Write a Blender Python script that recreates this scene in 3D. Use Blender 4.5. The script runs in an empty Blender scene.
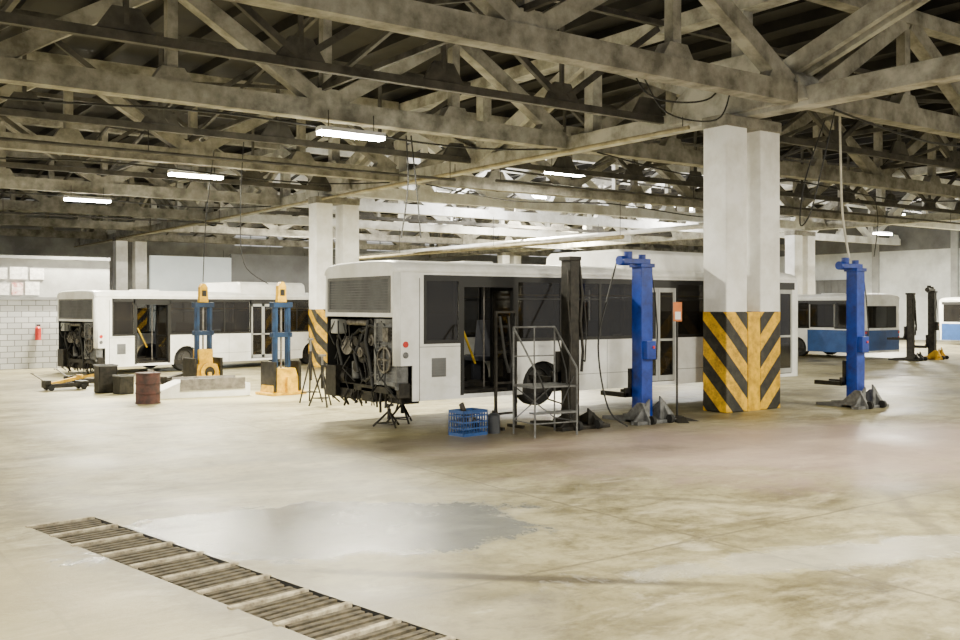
import bpy, math, random
from mathutils import Vector, Matrix
random.seed(7)
scene = bpy.context.scene
COL = scene.collection
CAMH = 2.4
CT, ST = 0.8115, 0.5844
def G(t, d):            # ground point from bearing tangent and range (survey of the hall)
    return ((CT*t+ST)*d, (CT-ST*t)*d)

# ---------------------------------------------------------------- materials
def mat_new(name):
    m = bpy.data.materials.new(name); m.use_nodes = True
    nt = m.node_tree
    return m, nt, nt.nodes['Principled BSDF']
def L(nt, a, b): nt.links.new(a, b)
def noise(nt, scale, detail=4, rough=.6, vec=None, dist=0):
    n = nt.nodes.new('ShaderNodeTexNoise'); n.inputs['Scale'].default_value = scale
    n.inputs['Detail'].default_value = detail; n.inputs['Roughness'].default_value = rough
    n.inputs['Distortion'].default_value = dist
    if vec is not None: L(nt, vec, n.inputs['Vector'])
    return n.outputs['Fac']
def ramp(nt, fac, stops):
    r = nt.nodes.new('ShaderNodeValToRGB'); L(nt, fac, r.inputs['Fac'])
    e = r.color_ramp.elements
    while len(e) < len(stops): e.new(.5)
    for el, (p, c) in zip(e, stops):
        el.position = p; el.color = (c[0], c[1], c[2], 1) if not isinstance(c, float) else (c, c, c, 1)
    return r.outputs['Color']
def mixc(nt, fac, a, b, mode='MIX'):
    m = nt.nodes.new('ShaderNodeMix'); m.data_type = 'RGBA'; m.blend_type = mode
    for sock, v in ((m.inputs[0], fac), (m.inputs[6], a), (m.inputs[7], b)):
        if hasattr(v, 'links'): L(nt, v, sock)
        elif isinstance(v, (int, float)): sock.default_value = v
        else: sock.default_value = (v[0], v[1], v[2], 1)
    return m.outputs[2]
def mth(nt, op, a, b=None, c=None, clamp=False):
    m = nt.nodes.new('ShaderNodeMath'); m.operation = op; m.use_clamp = clamp
    for i, v in enumerate((a, b, c)):
        if v is None: continue
        if hasattr(v, 'links'): L(nt, v, m.inputs[i])
        else: m.inputs[i].default_value = v
    return m.outputs[0]
def objco(nt):
    t = nt.nodes.new('ShaderNodeTexCoord'); return t.outputs['Object']
def simple(name, c, rough=.5, metal=0, var=.25, scale=3, c2=None, bump=0):
    m, nt, p = mat_new(name)
    v = objco(nt)
    f = noise(nt, scale, 5, .65, v)
    dark = c2 if c2 else tuple(x*(1-var) for x in c)
    col = ramp(nt, f, [(.35, dark), (.62, c)])
    L(nt, col, p.inputs['Base Color'])
    p.inputs['Roughness'].default_value = rough; p.inputs['Metallic'].default_value = metal
    if bump:
        b = nt.nodes.new('ShaderNodeBump'); b.inputs['Strength'].default_value = bump
        L(nt, noise(nt, scale*8, 3, .6, v), b.inputs['Height']); L(nt, b.outputs[0], p.inputs['Normal'])
    return m
M = {}
M['beam'] = simple('beam_concrete', (.34,.325,.275), .85, c2=(.12,.112,.09), scale=1.6, bump=.2)
M['beamdark'] = simple('beam_dark', (.085,.08,.07), .8, c2=(.03,.028,.025), scale=1.5)
M['beamlight'] = simple('girder_concrete', (.52,.51,.45), .85, c2=(.19,.18,.15), scale=1.4, bump=.2)
M['beam_lit'] = simple('lit_truss_concrete', (.85,.86,.84), .85, c2=(.55,.54,.50), scale=1.3)  # brighter copy of the beam concrete, strong light put into its colour
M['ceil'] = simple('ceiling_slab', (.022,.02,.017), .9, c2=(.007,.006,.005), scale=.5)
M['colwhite'] = simple('column_whitewash', (.96,.965,.96), .8, c2=(.74,.73,.69), scale=1.2, bump=.2)
M['wallw'] = simple('painted_wall', (.74,.77,.78), .8, c2=(.5,.52,.53), scale=.5)
M['wallfar'] = simple('far_wall_paint', (.42,.43,.43), .8, c2=(.22,.22,.22), scale=.35)
M['panelw'] = simple('pale_panel', (.74,.82,.90), .6, c2=(.62,.70,.78), scale=.4)
M['panelg'] = simple('grey_panel', (.17,.175,.18), .7, c2=(.10,.10,.10), scale=.6)
M['louvre'] = simple('vent_panel_grey', (.10,.105,.11), .55, c2=(.06,.06,.065), scale=2)
M['bus'] = simple('bus_white_paint', (.94,.95,.95), .28, c2=(.74,.74,.70), scale=1.3)
M['darkbus'] = simple('dark_grey_paint', (.045,.05,.06), .35)
M['blackp'] = simple('black_plastic', (.008,.008,.008), .5, var=.4)
M['greyin'] = simple('interior_grey', (.12,.11,.09), .7)
M['seat'] = simple('seat_fabric', (.07,.075,.10), .9)
M['greyl'] = simple('light_grey_frame', (.42,.43,.42), .5)
M['rubber'] = simple('tyre_rubber', (.010,.010,.010), .8)
M['hub'] = simple('dirty_wheel_hub', (.04,.038,.035), .6)
M['steel'] = simple('worn_steel', (.30,.28,.26), .45, .7, var=.5, scale=6)
M['greyfeet'] = simple('grey_feet_paint', (.17,.175,.18), .5, c2=(.06,.06,.06), scale=6)
M['darksteel'] = simple('dark_oily_steel', (.03,.026,.02), .5, .4, c2=(.006,.006,.005), scale=7)
M['alu'] = simple('cast_aluminium', (.22,.205,.18), .45, .6, c2=(.03,.026,.02), scale=7)
M['blue'] = simple('blue_lift_paint', (.007,.048,.38), .35, c2=(.004,.018,.15), scale=3)
M['teal'] = simple('faded_blue_paint', (.008,.035,.10), .45, c2=(.005,.015,.04), scale=4)
M['yellow'] = simple('yellow_paint', (.88,.52,.0), .45, c2=(.42,.22,.0), scale=4)
M['yellowtube'] = simple('yellow_handrail', (.75,.5,.03), .4)
M['pipe_y'] = simple('dull_yellow_pipe', (.36,.31,.18), .6, c2=(.18,.15,.08), scale=2)
M['red'] = simple('red_paint', (.6,.03,.02), .35)
M['postred'] = simple('poster_red', (.78,.74,.72), .6, c2=(.42,.06,.05), scale=5)
M['postwhite'] = simple('poster_white', (.82,.81,.80), .6, c2=(.5,.48,.48), scale=9)
M['rust'] = simple('rusty_drum', (.07,.022,.016), .7, c2=(.02,.010,.009), scale=6)
M['orange'] = simple('orange_sign', (.75,.22,.05), .6)
M['wood'] = simple('worn_plank', (.50,.44,.31), .85, c2=(.13,.105,.07), scale=8, bump=.3)
M['slat'] = simple('dirty_slat', (.11,.09,.055), .85, c2=(.02,.016,.011), scale=9, bump=.3)
M['bluebus'] = simple('blue_bus_paint', (.025,.085,.28), .35)
M['cable'] = simple('black_cable', (.010,.010,.010), .6)
M['rope'] = simple('pale_rope', (.6,.58,.5), .8)
M['pit'] = simple('pit_dark', (.012,.011,.01), .9)
def glass():
    m, nt, p = mat_new('tinted_window_glass')
    f = noise(nt, 1.3, 3, .5, objco(nt))
    L(nt, ramp(nt, f, [(.3, (.006,.005,.004)), (.7, (.022,.019,.014))]), p.inputs['Base Color'])
    p.inputs['Roughness'].default_value = .04
    p.inputs['Alpha'].default_value = .66
    p.inputs['Specular IOR Level'].default_value = .6
    return m
M['glass'] = glass()
def lampm():
    m, nt, p = mat_new('fluorescent_tube')
    p.inputs['Base Color'].default_value = (1,1,1,1)
    p.inputs['Emission Color'].default_value = (1,.97,.84,1)
    p.inputs['Emission Strength'].default_value = 100
    return m
M['lamp'] = lampm()
def hazard(name, sgn):
    m, nt, p = mat_new(name)
    v = objco(nt); s = nt.nodes.new('ShaderNodeSeparateXYZ'); L(nt, v, s.inputs[0])
    a = mth(nt, 'SUBTRACT', s.outputs[0], s.outputs[1]); a = mth(nt, 'MULTIPLY', a, sgn); a = mth(nt, 'ADD', a, s.outputs[2])
    a = mth(nt, 'MULTIPLY', a, 1/.78); a = mth(nt, 'FRACT', a)
    a = mth(nt, 'GREATER_THAN', a, .5)
    n = noise(nt, 5, 6, .75, v)
    y = ramp(nt, n, [(.35, (.36,.20,.01)), (.6, (.90,.52,.005))])
    k = ramp(nt, n, [(.4, (.008,.008,.008)), (.7, (.05,.045,.03)), (.78,(.35,.33,.28))])
    L(nt, mixc(nt, a, y, k), p.inputs['Base Color']); p.inputs['Roughness'].default_value = .6
    return m
M['hazard'] = hazard('hazard_stripes',1.0); M['hazard2'] = hazard('hazard_stripes_mirrored',-1.0)
def brick(name, c1, c2, mo, sx, row, off=.5, msize=.015):
    m, nt, p = mat_new(name)
    v = objco(nt)
    mp = nt.nodes.new('ShaderNodeMapping'); mp.inputs['Rotation'].default_value = (math.radians(90), 0, 0)
    L(nt, v, mp.inputs[0])
    b = nt.nodes.new('ShaderNodeTexBrick'); L(nt, mp.outputs[0], b.inputs['Vector'])
    b.inputs['Color1'].default_value = (*c1, 1); b.inputs['Color2'].default_value = (*c2, 1); b.inputs['Mortar'].default_value = (*mo, 1)
    b.inputs['Scale'].default_value = 1; b.inputs['Brick Width'].default_value = sx; b.inputs['Row Height'].default_value = row
    b.inputs['Mortar Size'].default_value = msize; b.offset = off
    L(nt, b.outputs[0], p.inputs['Base Color']); p.inputs['Roughness'].default_value = .75
    return m
M['block'] = brick('white_blockwork', (.50,.51,.53), (.38,.39,.41), (.14,.14,.14), .5, .22)

def floor_mat():
    m, nt, p = mat_new('stained_concrete_floor')
    v = objco(nt); s = nt.nodes.new('ShaderNodeSeparateXYZ'); L(nt, v, s.inputs[0])
    big = noise(nt, .24, 12, .64, v, .5)
    mid = noise(nt, .8, 13, .74, v, .4)
    fine = noise(nt, 5, 10, .8, v)
    base = ramp(nt, big, [(.32, (.15,.13,.07)), (.43, (.27,.24,.135)), (.50,(.38,.345,.205)), (.56,(.30,.27,.155)), (.66, (.48,.435,.275))])
    base = mixc(nt, .9, base, ramp(nt, mid, [(.36, (.42,.40,.34)), (.45, (.74,.73,.67)), (.55, (1.0,1.0,1.0))]), 'MULTIPLY')
    base = mixc(nt, .8, base, ramp(nt, fine, [(.36, (.45,.43,.38)), (.52, (1,1,1))]), 'MULTIPLY')
    def aniso(rot, sx, sy, dist=.8):
        mp = nt.nodes.new('ShaderNodeMapping'); mp.inputs['Scale'].default_value = (sx, sy, 1); mp.inputs['Rotation'].default_value = (0,0,rot); L(nt, v, mp.inputs[0])
        return noise(nt, 1.0, 11, .74, mp.outputs[0], dist)
    base = mixc(nt, .6, base, ramp(nt, aniso(.5,.35,1.0), [(.40,(.45,.42,.35)),(.49,(1,1,1))]), 'MULTIPLY')
    base = mixc(nt, ramp(nt, aniso(.1,.45,.95,.4), [(.52,(0,0,0)),(.66,(.55,.55,.55))]), base, (.62,.565,.38))
    base = mixc(nt, ramp(nt, aniso(-.9,.9,1.6,.3), [(.58,(0,0,0)),(.68,(.45,.45,.45))]), base, (.68,.64,.50))
    def patch(cx, cy, rx, ry, rot, soft=.35, wob=.6):
        q = nt.nodes.new('ShaderNodeMapping'); q.vector_type = 'TEXTURE'
        q.inputs['Location'].default_value = (cx, cy, 0); q.inputs['Rotation'].default_value = (0, 0, rot)
        q.inputs['Scale'].default_value = (rx, ry, 1e3); L(nt, v, q.inputs[0])
        ln = nt.nodes.new('ShaderNodeVectorMath'); ln.operation = 'LENGTH'; L(nt, q.outputs[0], ln.inputs[0])
        d = mth(nt, 'ADD', ln.outputs['Value'], mth(nt, 'MULTIPLY', mth(nt, 'SUBTRACT', mid, .5), wob*2))
        mr = nt.nodes.new('ShaderNodeMapRange'); mr.interpolation_type = 'SMOOTHSTEP'
        L(nt, d, mr.inputs[0]); mr.inputs[1].default_value = 1+soft; mr.inputs[2].default_value = 1-soft
        return mr.outputs[0]
    def tyre(cx, cy, R, w, amt, base):
        q = nt.nodes.new('ShaderNodeVectorMath'); q.operation='SUBTRACT'; L(nt, v, q.inputs[0]); q.inputs[1].default_value=(cx,cy,0)
        ln = nt.nodes.new('ShaderNodeVectorMath'); ln.operation = 'LENGTH'; L(nt, q.outputs[0], ln.inputs[0])
        d = mth(nt,'ABSOLUTE',mth(nt,'SUBTRACT',ln.outputs['Value'],R))
        mr = nt.nodes.new('ShaderNodeMapRange'); L(nt,d,mr.inputs[0]); mr.inputs[1].default_value=w; mr.inputs[2].default_value=w*.4
        f = mth(nt,'MULTIPLY',mth(nt,'MULTIPLY',mr.outputs[0],amt),ramp(nt,mid,[(.42,(0,0,0)),(.55,(1,1,1))]))
        return mixc(nt,f,base,(.10,.085,.055))
    base = tyre(30,-14,28,.16,.6,base); base = tyre(30,-14,26.2,.16,.5,base); base = tyre(-10,-6,24,.14,.5,base); base = tyre(-10,-6,22.1,.14,.4,base)
    def joint(cc, per, off):
        a = mth(nt, 'ADD', cc, off); a = mth(nt, 'ADD', a, mth(nt, 'MULTIPLY', mth(nt, 'SUBTRACT', mid, .5), .15))
        a = mth(nt, 'FRACT', mth(nt, 'DIVIDE', a, per)); a = mth(nt, 'ABSOLUTE', mth(nt, 'SUBTRACT', a, .5))
        return mth(nt, 'LESS_THAN', a, .022/per)
    j = mth(nt, 'MAXIMUM', joint(s.outputs[0], 6.0, 1.2), joint(s.outputs[1], 6.0, 2.1))
    j = mth(nt, 'MULTIPLY', j, mth(nt, 'GREATER_THAN', fine, .45))
    base = mixc(nt, mth(nt, 'MULTIPLY', j, .6), base, (.08,.065,.04))
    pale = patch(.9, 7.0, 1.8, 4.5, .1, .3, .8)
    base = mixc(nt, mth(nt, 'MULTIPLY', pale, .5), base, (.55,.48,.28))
    lit = patch(11.5, 24.5, 5.5, 1.6, -.4, .4, .6)  # bright pool of lamp light painted into the floor colour
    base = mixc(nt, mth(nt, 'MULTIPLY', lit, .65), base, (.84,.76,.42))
    drain = patch(3.35, 7.6, .62, 4.7, .176, .25, 1.0)
    base = mixc(nt, mth(nt, 'MULTIPLY', drain, .55), base, (.15,.125,.075))
    wet = patch(4.9, 9.6, 2.4, 1.3, -.38, .08, 1.1)
    base = mixc(nt, mth(nt, 'MULTIPLY', wet, .78), base, (.165,.18,.195))
    red = patch(15, 10, 6.0, 3.0, -.5, .5, 1.0)
    base = mixc(nt, mth(nt, 'MULTIPLY', red, .6), base, (.56,.41,.38))
    soot = patch(5.3, 6.9, 1.7, .11, -.75, .5, .9)
    base = mixc(nt, mth(nt, 'MULTIPLY', soot, .9), base, (.045,.035,.02))
    pud = patch(8.6, 5.6, 2.4, .4, -.3, .2, 2.0)
    base = mixc(nt, mth(nt, 'MULTIPLY', pud, .4), base, (.60,.59,.53))
    oil = patch(12, 14.6, 5.0, .9, 0, .5, .9)
    base = mixc(nt, mth(nt, 'MULTIPLY', oil, .65), base, (.09,.075,.05))
    oil2 = patch(9.0, 12.4, 3.2, .5, -.2, .5, 1.4)
    base = mixc(nt, mth(nt, 'MULTIPLY', oil2, .5), base, (.13,.11,.07))
    L(nt, base, p.inputs['Base Color'])
    r = mth(nt, 'SUBTRACT', mth(nt, 'ADD', .05, mth(nt, 'MULTIPLY', big, .8)), mth(nt, 'MULTIPLY', mth(nt, 'MAXIMUM', wet, pud), .25))
    r = mth(nt, 'MAXIMUM', r, .14)
    L(nt, r, p.inputs['Roughness'])
    b = nt.nodes.new('ShaderNodeBump'); b.inputs['Strength'].default_value = .4; b.inputs['Distance'].default_value = .03
    L(nt, mth(nt, 'ADD', mid, mth(nt, 'MULTIPLY', fine, .35)), b.inputs['Height']); L(nt, b.outputs[0], p.inputs['Normal'])
    return m
M['floor'] = floor_mat()

# ---------------------------------------------------------------- mesh builder
class MB:
    def __init__(s): s.v=[]; s.f=[]; s.sm=[]
    def add(s, vs, fs, smooth=False):
        o=len(s.v); s.v += [tuple(x) for x in vs]
        for f in fs: s.f.append([i+o for i in f]); s.sm.append(smooth)
        return s
    def box(s, x0,x1,y0,y1,z0,z1):
        v=[(x0,y0,z0),(x1,y0,z0),(x1,y1,z0),(x0,y1,z0),(x0,y0,z1),(x1,y0,z1),(x1,y1,z1),(x0,y1,z1)]
        return s.add(v,[(0,3,2,1),(4,5,6,7),(0,1,5,4),(1,2,6,5),(2,3,7,6),(3,0,4,7)])
    def beam(s, a,b,w,h,up=(0,0,1)):
        a=Vector(a);b=Vector(b);d=(b-a).normalized();u=Vector(up)
        if abs(d.dot(u))>.98: u=Vector((0,1,0))
        r=d.cross(u).normalized();u=r.cross(d).normalized()
        v=[]
        for p in (a,b):
            for i,j in((-1,-1),(1,-1),(1,1),(-1,1)): v.append(p+r*(w/2*i)+u*(h/2*j))
        return s.add(v,[(3,2,1,0),(4,5,6,7),(0,1,5,4),(1,2,6,5),(2,3,7,6),(3,0,4,7)])
    def cyl(s, a,b,r,n=12,r2=None,cap=True):
        a=Vector(a);b=Vector(b);r2=r if r2 is None else r2
        d=(b-a).normalized();u=Vector((0,0,1)) if abs(d.z)<.9 else Vector((1,0,0))
        x=d.cross(u).normalized();y=d.cross(x)
        v=[]
        for p,rr in((a,r),(b,r2)):
            for i in range(n):
                t=2*math.pi*i/n; v.append(p+x*(rr*math.cos(t))+y*(rr*math.sin(t)))
        s.add(v,[(i,(i+1)%n,n+(i+1)%n,n+i) for i in range(n)],True)
        if cap:
            s.add(v[:n],[tuple(range(n))[::-1]]); s.add(v[n:],[tuple(range(n))])
        return s
    def tube(s, pts, r, n=6):
        for a,b in zip(pts,pts[1:]): s.cyl(a,b,r,n)
        return s
    def ring(s, c, axis, r0, r1, w, n=24):
        v=[]
        prof=[(r0,-w/2),(r1*.93,-w/2),(r1,-w/2*.7),(r1,w/2*.7),(r1*.93,w/2),(r0,w/2)]
        for i in range(n):
            t=2*math.pi*i/n
            for (r,o) in prof:
                if axis=='y': v.append((c[0]+r*math.cos(t),c[1]+o,c[2]+r*math.sin(t)))
                else: v.append((c[0]+o,c[1]+r*math.cos(t),c[2]+r*math.sin(t)))
        k=len(prof)
        return s.add(v,[(i*k+j,i*k+(j+1)%k,((i+1)%n)*k+(j+1)%k,((i+1)%n)*k+j) for i in range(n) for j in range(k)])
    def prism(s, poly, lo, hi, axis='y'):
        n=len(poly);v=[]
        for o in(lo,hi):
            for a,b in poly:
                v.append({'y':(a,o,b),'x':(o,a,b),'z':(a,b,o)}[axis])
        return s.add(v,[tuple(range(n))[::-1],tuple(range(n,2*n))]+[(i,(i+1)%n,n+(i+1)%n,n+i) for i in range(n)])
    def grid(s, us, ws, holes, y, axis='y'):
        for a,b in zip(us,us[1:]):
            for c,d in zip(ws,ws[1:]):
                mx,mz=(a+b)/2,(c+d)/2
                if any(h[0]<mx<h[1] and h[2]<mz<h[3] for h in holes): continue
                q=[(a,c),(b,c),(b,d),(a,d)]
                s.add([((u,y,w) if axis=='y' else (y,u,w)) for u,w in q],[(0,1,2,3)])
        return s
def mk(name, mb, mat, parent=None, loc=(0,0,0), rot=0, bevel=0, solid=0, label=None, structure=False, category=None):
    me=bpy.data.meshes.new(name); me.from_pydata(mb.v,[],mb.f); me.update()
    me.materials.append(M[mat])
    for p,sm in zip(me.polygons,mb.sm): p.use_smooth=sm
    import bmesh
    bm=bmesh.new(); bm.from_mesh(me)
    bmesh.ops.recalc_face_normals(bm,faces=bm.faces); bm.to_mesh(me); bm.free()
    o=bpy.data.objects.new(name,me); COL.objects.link(o)
    o.location=loc; o.rotation_euler=(0,0,rot)
    if parent: o.parent=parent
    if solid:
        m=o.modifiers.new('s','SOLIDIFY'); m.thickness=solid; m.offset=0
    if bevel:
        m=o.modifiers.new('b','BEVEL'); m.width=bevel; m.segments=2; m.limit_method='ANGLE'
    if label: o['label']=label
    if category: o['category']=category
    if structure: o['kind']='structure'
    return o
def root(name, loc, rot, label, category, group=None):
    e=bpy.data.objects.new(name,None); e.empty_display_size=.3; COL.objects.link(e)
    e.location=loc; e.rotation_euler=(0,0,rot); e['label']=label; e['category']=category
    if group: e['group']=group
    return e
def dup(o, loc=None, rot=None, parent=None, label=None):
    c=o.copy(); COL.objects.link(c)
    if parent: c.parent=parent
    if loc is not None: c.location=loc
    if rot is not None: c.rotation_euler=(0,0,rot)
    if label: c['label']=label
    for k in list(o.children): dup(k, parent=c)
    return c

# ---------------------------------------------------------------- shell
X0,X1,Y0,Y1 = -14.0, 66.3, -6.0, 75.0
ZC = 9.9
tr_a=Vector((2.62,11.65)); tr_b=Vector((4.05,3.6)); tdir=(tr_b-tr_a).normalized(); tn=Vector((-tdir.y,tdir.x))
TW=.36
c=[tr_a-tn*TW, tr_a+tn*TW, tr_b+tn*TW, tr_b-tn*TW]
fm=MB()
out=[(X0,Y1),(X1,Y1),(X1,Y0),(X0,Y0)]
c=[(q.x,q.y) for q in c]
fm.add([(x,y,0) for x,y in out]+[(x,y,0) for x,y in c],[(0,4,5,1),(1,5,6,2),(2,6,7,3),(3,7,4,0)])
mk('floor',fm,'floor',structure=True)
tb=MB()
vv=[(x,y,0) for x,y in c]+[(x,y,-.35) for x,y in c]
tb.add(vv,[(0,1,5,4),(1,2,6,5),(2,3,7,6),(3,0,4,7),(4,5,6,7)])
mk('trim_1',tb,'pit',structure=True)
ln=(tr_b-tr_a).length; s=.05
ang=math.atan2(tn.y,tn.x)
gr=root('drain_grate',(tr_a.x,tr_a.y,0),0,'drain trench covered by dark slats and pale wooden planks','floor drain')
pb=MB().box(-.37,.37,-.032,.032,-.03,.012); sb=MB().box(-.345,.345,-.028,.028,-.05,-.008)
P0=S0=None
k=0
while s<ln-.05:
    p=tdir*s; jit=random.uniform(-.04,.04)
    if k%6==0:
        if P0 is None: o=P0=mk('plank',pb,'wood',gr,bevel=.006,label='pale worn wooden plank')
        else: o=P0.copy(); COL.objects.link(o)
        w=.085
    else:
        if S0 is None: o=S0=mk('slat',sb,'slat',gr,label='dark dirty slat')
        else: o=S0.copy(); COL.objects.link(o)
        w=.10
    o.location=(p.x+jit*tn.x,p.y+jit*tn.y,0); o.rotation_euler=(0,0,ang+random.uniform(-.05,.05))
    s+=w; k+=1

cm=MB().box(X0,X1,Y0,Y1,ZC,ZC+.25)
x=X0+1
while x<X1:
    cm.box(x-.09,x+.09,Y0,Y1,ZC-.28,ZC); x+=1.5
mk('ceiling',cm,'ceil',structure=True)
def wall_open(name, us, ws, holes, pos, axis, mat):
    g=MB().grid(us,ws,holes,pos,axis); return mk(name,g,mat,structure=True,solid=.3)
wins=[(u,u+4.2,7.2,8.6) for u in range(30,64,6)]
us=sorted(set([X0,X1]+[w[0] for w in wins]+[w[1] for w in wins]))
wall_open('wall_north',us,[0,7.2,8.6,ZC],wins,Y1+.3,'y','wallfar')
wall_open('wall_east',[-6.0,Y1],[0,ZC],[],X1+.3,'x','wallw')
mk('trim_3',MB().box(66.35,66.42,-6,75,6.4,9.9),'panelg',structure=True)  # dark band added to darken the wall top below the trusses
pl=MB()
for y in range(0,75,6): pl.box(66.2,66.42,y-.25,y+.25,0,9.6)
mk('trim_4',pl,'wallfar',structure=True)
dn=1
for y0 in (19.2,25.2,31.2,43.2):
    g=MB().box(66.28,66.4,y0,y0+3.9,0,4.4)
    for i in range(7): g.box(66.22,66.3,y0+i*.62,y0+i*.62+.1,0,4.4)
    for z in (0.0,1.4,2.8,4.3): g.box(66.22,66.3,y0,y0+3.9,z,z+.1)
    mk('door_%d'%dn,g,'panelw' if dn%2 else 'panelg',structure=True); dn+=1
wn=1
for (a,b,z0,z1) in wins:
    f=MB()
    def bb(u0,u1,w0,w1): f.box(u0,u1,Y1+.2,Y1+.32,w0,w1)
    for u in (a,a+1.4,a+2.8,b): bb(u-.05,u+.05,z0,z1)
    for z in (z0,(z0+z1)/2,z1): bb(a,b,z-.04,z+.04)
    mk('window_%d'%wn,f,'wallw',structure=True); wn+=1
mk('wall_office',MB().box(-14,11.0,40.6,40.9,0,2.65),'block',structure=True)
mk('wall_upper',MB().box(-14,11,40.65,40.85,2.65,4.2),'wallfar',structure=True)
up=MB()
up.box(-14,11,40.5,40.95,4.2,4.32).box(-14,11,40.5,40.65,2.62,2.74)
mk('trim_2',up,'panelg',structure=True)
for z_ in (2.82,3.42):
    u=1.2+random.uniform(0,.15)
    while u<8.4:
        w_=random.choice((.38,.5,.62)); h_=random.choice((.42,.46,.5))
        mk('poster',MB().box(u,u+w_,40.60,40.648,z_,z_+h_),random.choice(('postred','postwhite','postwhite')),label='faded white poster with red parts on the upper wall',category='poster')['group']='posters on the upper wall'
        u+=w_+.09
mk('wall_panel_pale',MB().box(14.6,18.6,47,47.2,0,4.8),'panelw',structure=True)
mk('wall_panel_grey',MB().box(18.6,24.5,47,47.2,0,5.0),'panelg',structure=True)
mk('wall_bay_dark',MB().box(46,60,47,47.3,0,5.2),'panelg',structure=True)

# ---------------------------------------------------------------- roof trusses
ZB,ZT=7.0,9.4
def truss(length, np_, label, loc, mat='beam', w=.38,h=.44,diag=1.0):
    r=root('roof_truss',loc,0,label,'roof truss','roof trusses of the hall')
    p=length/np_
    gm=MB().beam((0,0,ZB),(length,0,ZB),w,h)
    for i in range(np_+1):
        x=max(.5,min(length-.5,i*p)); gm.prism([(x-.5,ZB+.1),(x+.5,ZB+.1),(x+.24,ZB+.5),(x-.24,ZB+.5)],-w/2+.03,w/2-.03)
    mk('bottom_chord',gm,mat,r)
    mk('top_chord',MB().beam((0,0,ZT),(length,0,ZT),w,min(.42,h*.8)),mat,r)
    vp=MB().beam((0,0,ZB+.2),(0,0,ZT-.15),w*.6,w*.6); v0=None
    for i in range(1,np_):
        if v0 is None: v0=mk('vertical_post',vp,mat,r,(i*p,0,0))
        else:
            q=v0.copy(); COL.objects.link(q); q.parent=r; q.location=(i*p,0,0)
    for i in range(np_):
        a,b=(i*p,(i+1)*p)
        if i%2: z0,z1=ZT-.15,ZB+.2
        else: z0,z1=ZB+.2,ZT-.15
        mk('diagonal_brace',MB().beam((a+.15,0,z0),(b-.15,0,z1),w*.85*diag,w*.95*diag),mat,r)
    return r
lab='pale concrete roof truss with diagonal braces under the ceiling'
t30=truss(29.3,8,lab,(-11.35,13.4,0)); t18=truss(17.3,5,lab,(48.65,13.4,0))
ROWS=(21,30,40,49,58,67)
for y in ROWS: dup(t30,(-11.35,y,0))
tw=truss(29.3,8,'roof truss coloured paler to look brightly lit',(18.65,40,0),'beam_lit')
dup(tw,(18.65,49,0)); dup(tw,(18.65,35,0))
tw2=truss(17.3,5,'short roof truss near the far wall, coloured paler as if lit',(48.65,30,0),'beam_lit'); dup(tw2,(48.65,40,0))
for y in (13.4,)+ROWS:
    if y not in (40,49): dup(t30,(18.65,y,0))
    if y>14 and y not in (30,40): dup(t18,(48.65,y,0))
td=truss(29.3,9,'slim dark roof truss between the main trusses',(-11.35,25.5,0),'beamdark',w=.14,h=.17)
dup(td,(-11.35,35,0)); dup(td,(-11.35,17.2,0))
for y in (17.2,25.5,45.1): dup(td,(18.65,y,0))
glab='heavy pale concrete girder truss carried on the columns'
def girder(loc):
    r=root('girder_truss',loc,math.radians(90),glab,'roof girder','longitudinal girders')
    zb,zt=6.93,9.38; length=83.6
    mk('bottom_chord',MB().beam((0,0,zb),(length,0,zb),.5,.42),'beamlight',r,bevel=.02)
    mk('top_chord',MB().beam((0,0,zt),(length,0,zt),.5,.36),'beamlight',r)
    seq=[(0,0),(6,1),(12,0),(18,1),(24,0),(29.1,1),(34.2,0),(39.3,1),(44.4,0),(49,1),(53.6,0),(58.2,1),(62.8,0),(67.4,1),(72,0),(77.8,1),(83.5,0)]
    for (a,ta),(b,tb_) in zip(seq,seq[1:]):
        za=zt-.15 if ta else zb+.15; zz=zt-.15 if tb_ else zb+.15
        for s_ in(-.2,.2):
            mk('diagonal_brace',MB().beam((a,s_,za),(b,s_,zz),.17,.42),'beamlight',r)
        mk('vertical_post',MB().beam((b,0,zb+.15),(b,0,zt-.15),.34,.34),'beamlight',r)
    for q in (24,44.4,72):
        mk('support_node',MB().prism([(q-2.0,zb-.1),(q+2.0,zb-.1),(q+1.8,zb+.45),(q+.7,zb+1.2),(q-.7,zb+1.2),(q-1.8,zb+.45)],-.36,.36),'beamlight',r,bevel=.03)
    return r
g1=girder((18.3,-9,0)); dup(g1,(48.3,-9,0))
bl='thin dark steel cross bracing hanging between roof trusses'
br=root('roof_brace',(3.3,3,0),math.radians(90),bl,'roof brace','steel cross braces')
cb=MB().beam((0,0,7.5),(71.5,0,7.5),.09,.12)
for i in range(8):
    cb.beam((i*9,0,7.5),(min(i*9+9,71),0,9.3),.09,.09).beam((i*9,0,9.3),(min(i*9+9,71),0,7.5),.09,.09)
mk('cross_bars',cb,'beamdark',br)
for x in (10.5,26,33.3,56): dup(br,(x,3,0))
def pipe(name,pts,r,mat,label,hang_to=6.8,cat='pipe'):
    o=Vector(pts[0]); rt=root(name,pts[0],0,label,cat)
    d=Vector(pts[-1])-o
    mk('pipe_run',MB().tube([tuple(Vector(p)-o) for p in pts],r,8),mat,rt)
    n_=max(2,int(d.length/9)); hb=None
    for i in range(n_+1):
        q=d*((i+.02)/(n_+.04))
        if hb is None: hb=mk('pipe_hanger',MB().cyl((0,0,0),(0,0,hang_to-o.z),.012,5),'cable',rt,tuple(q))
        else:
            h2=hb.copy(); COL.objects.link(h2); h2.parent=rt; h2.location=q
    return rt
pipe('gas_pipe',[(17.6,16,6.62),(17.6,74,6.62)],.05,'pipe_y','long dull yellow pipe running beneath the girder',6.9)
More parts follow.
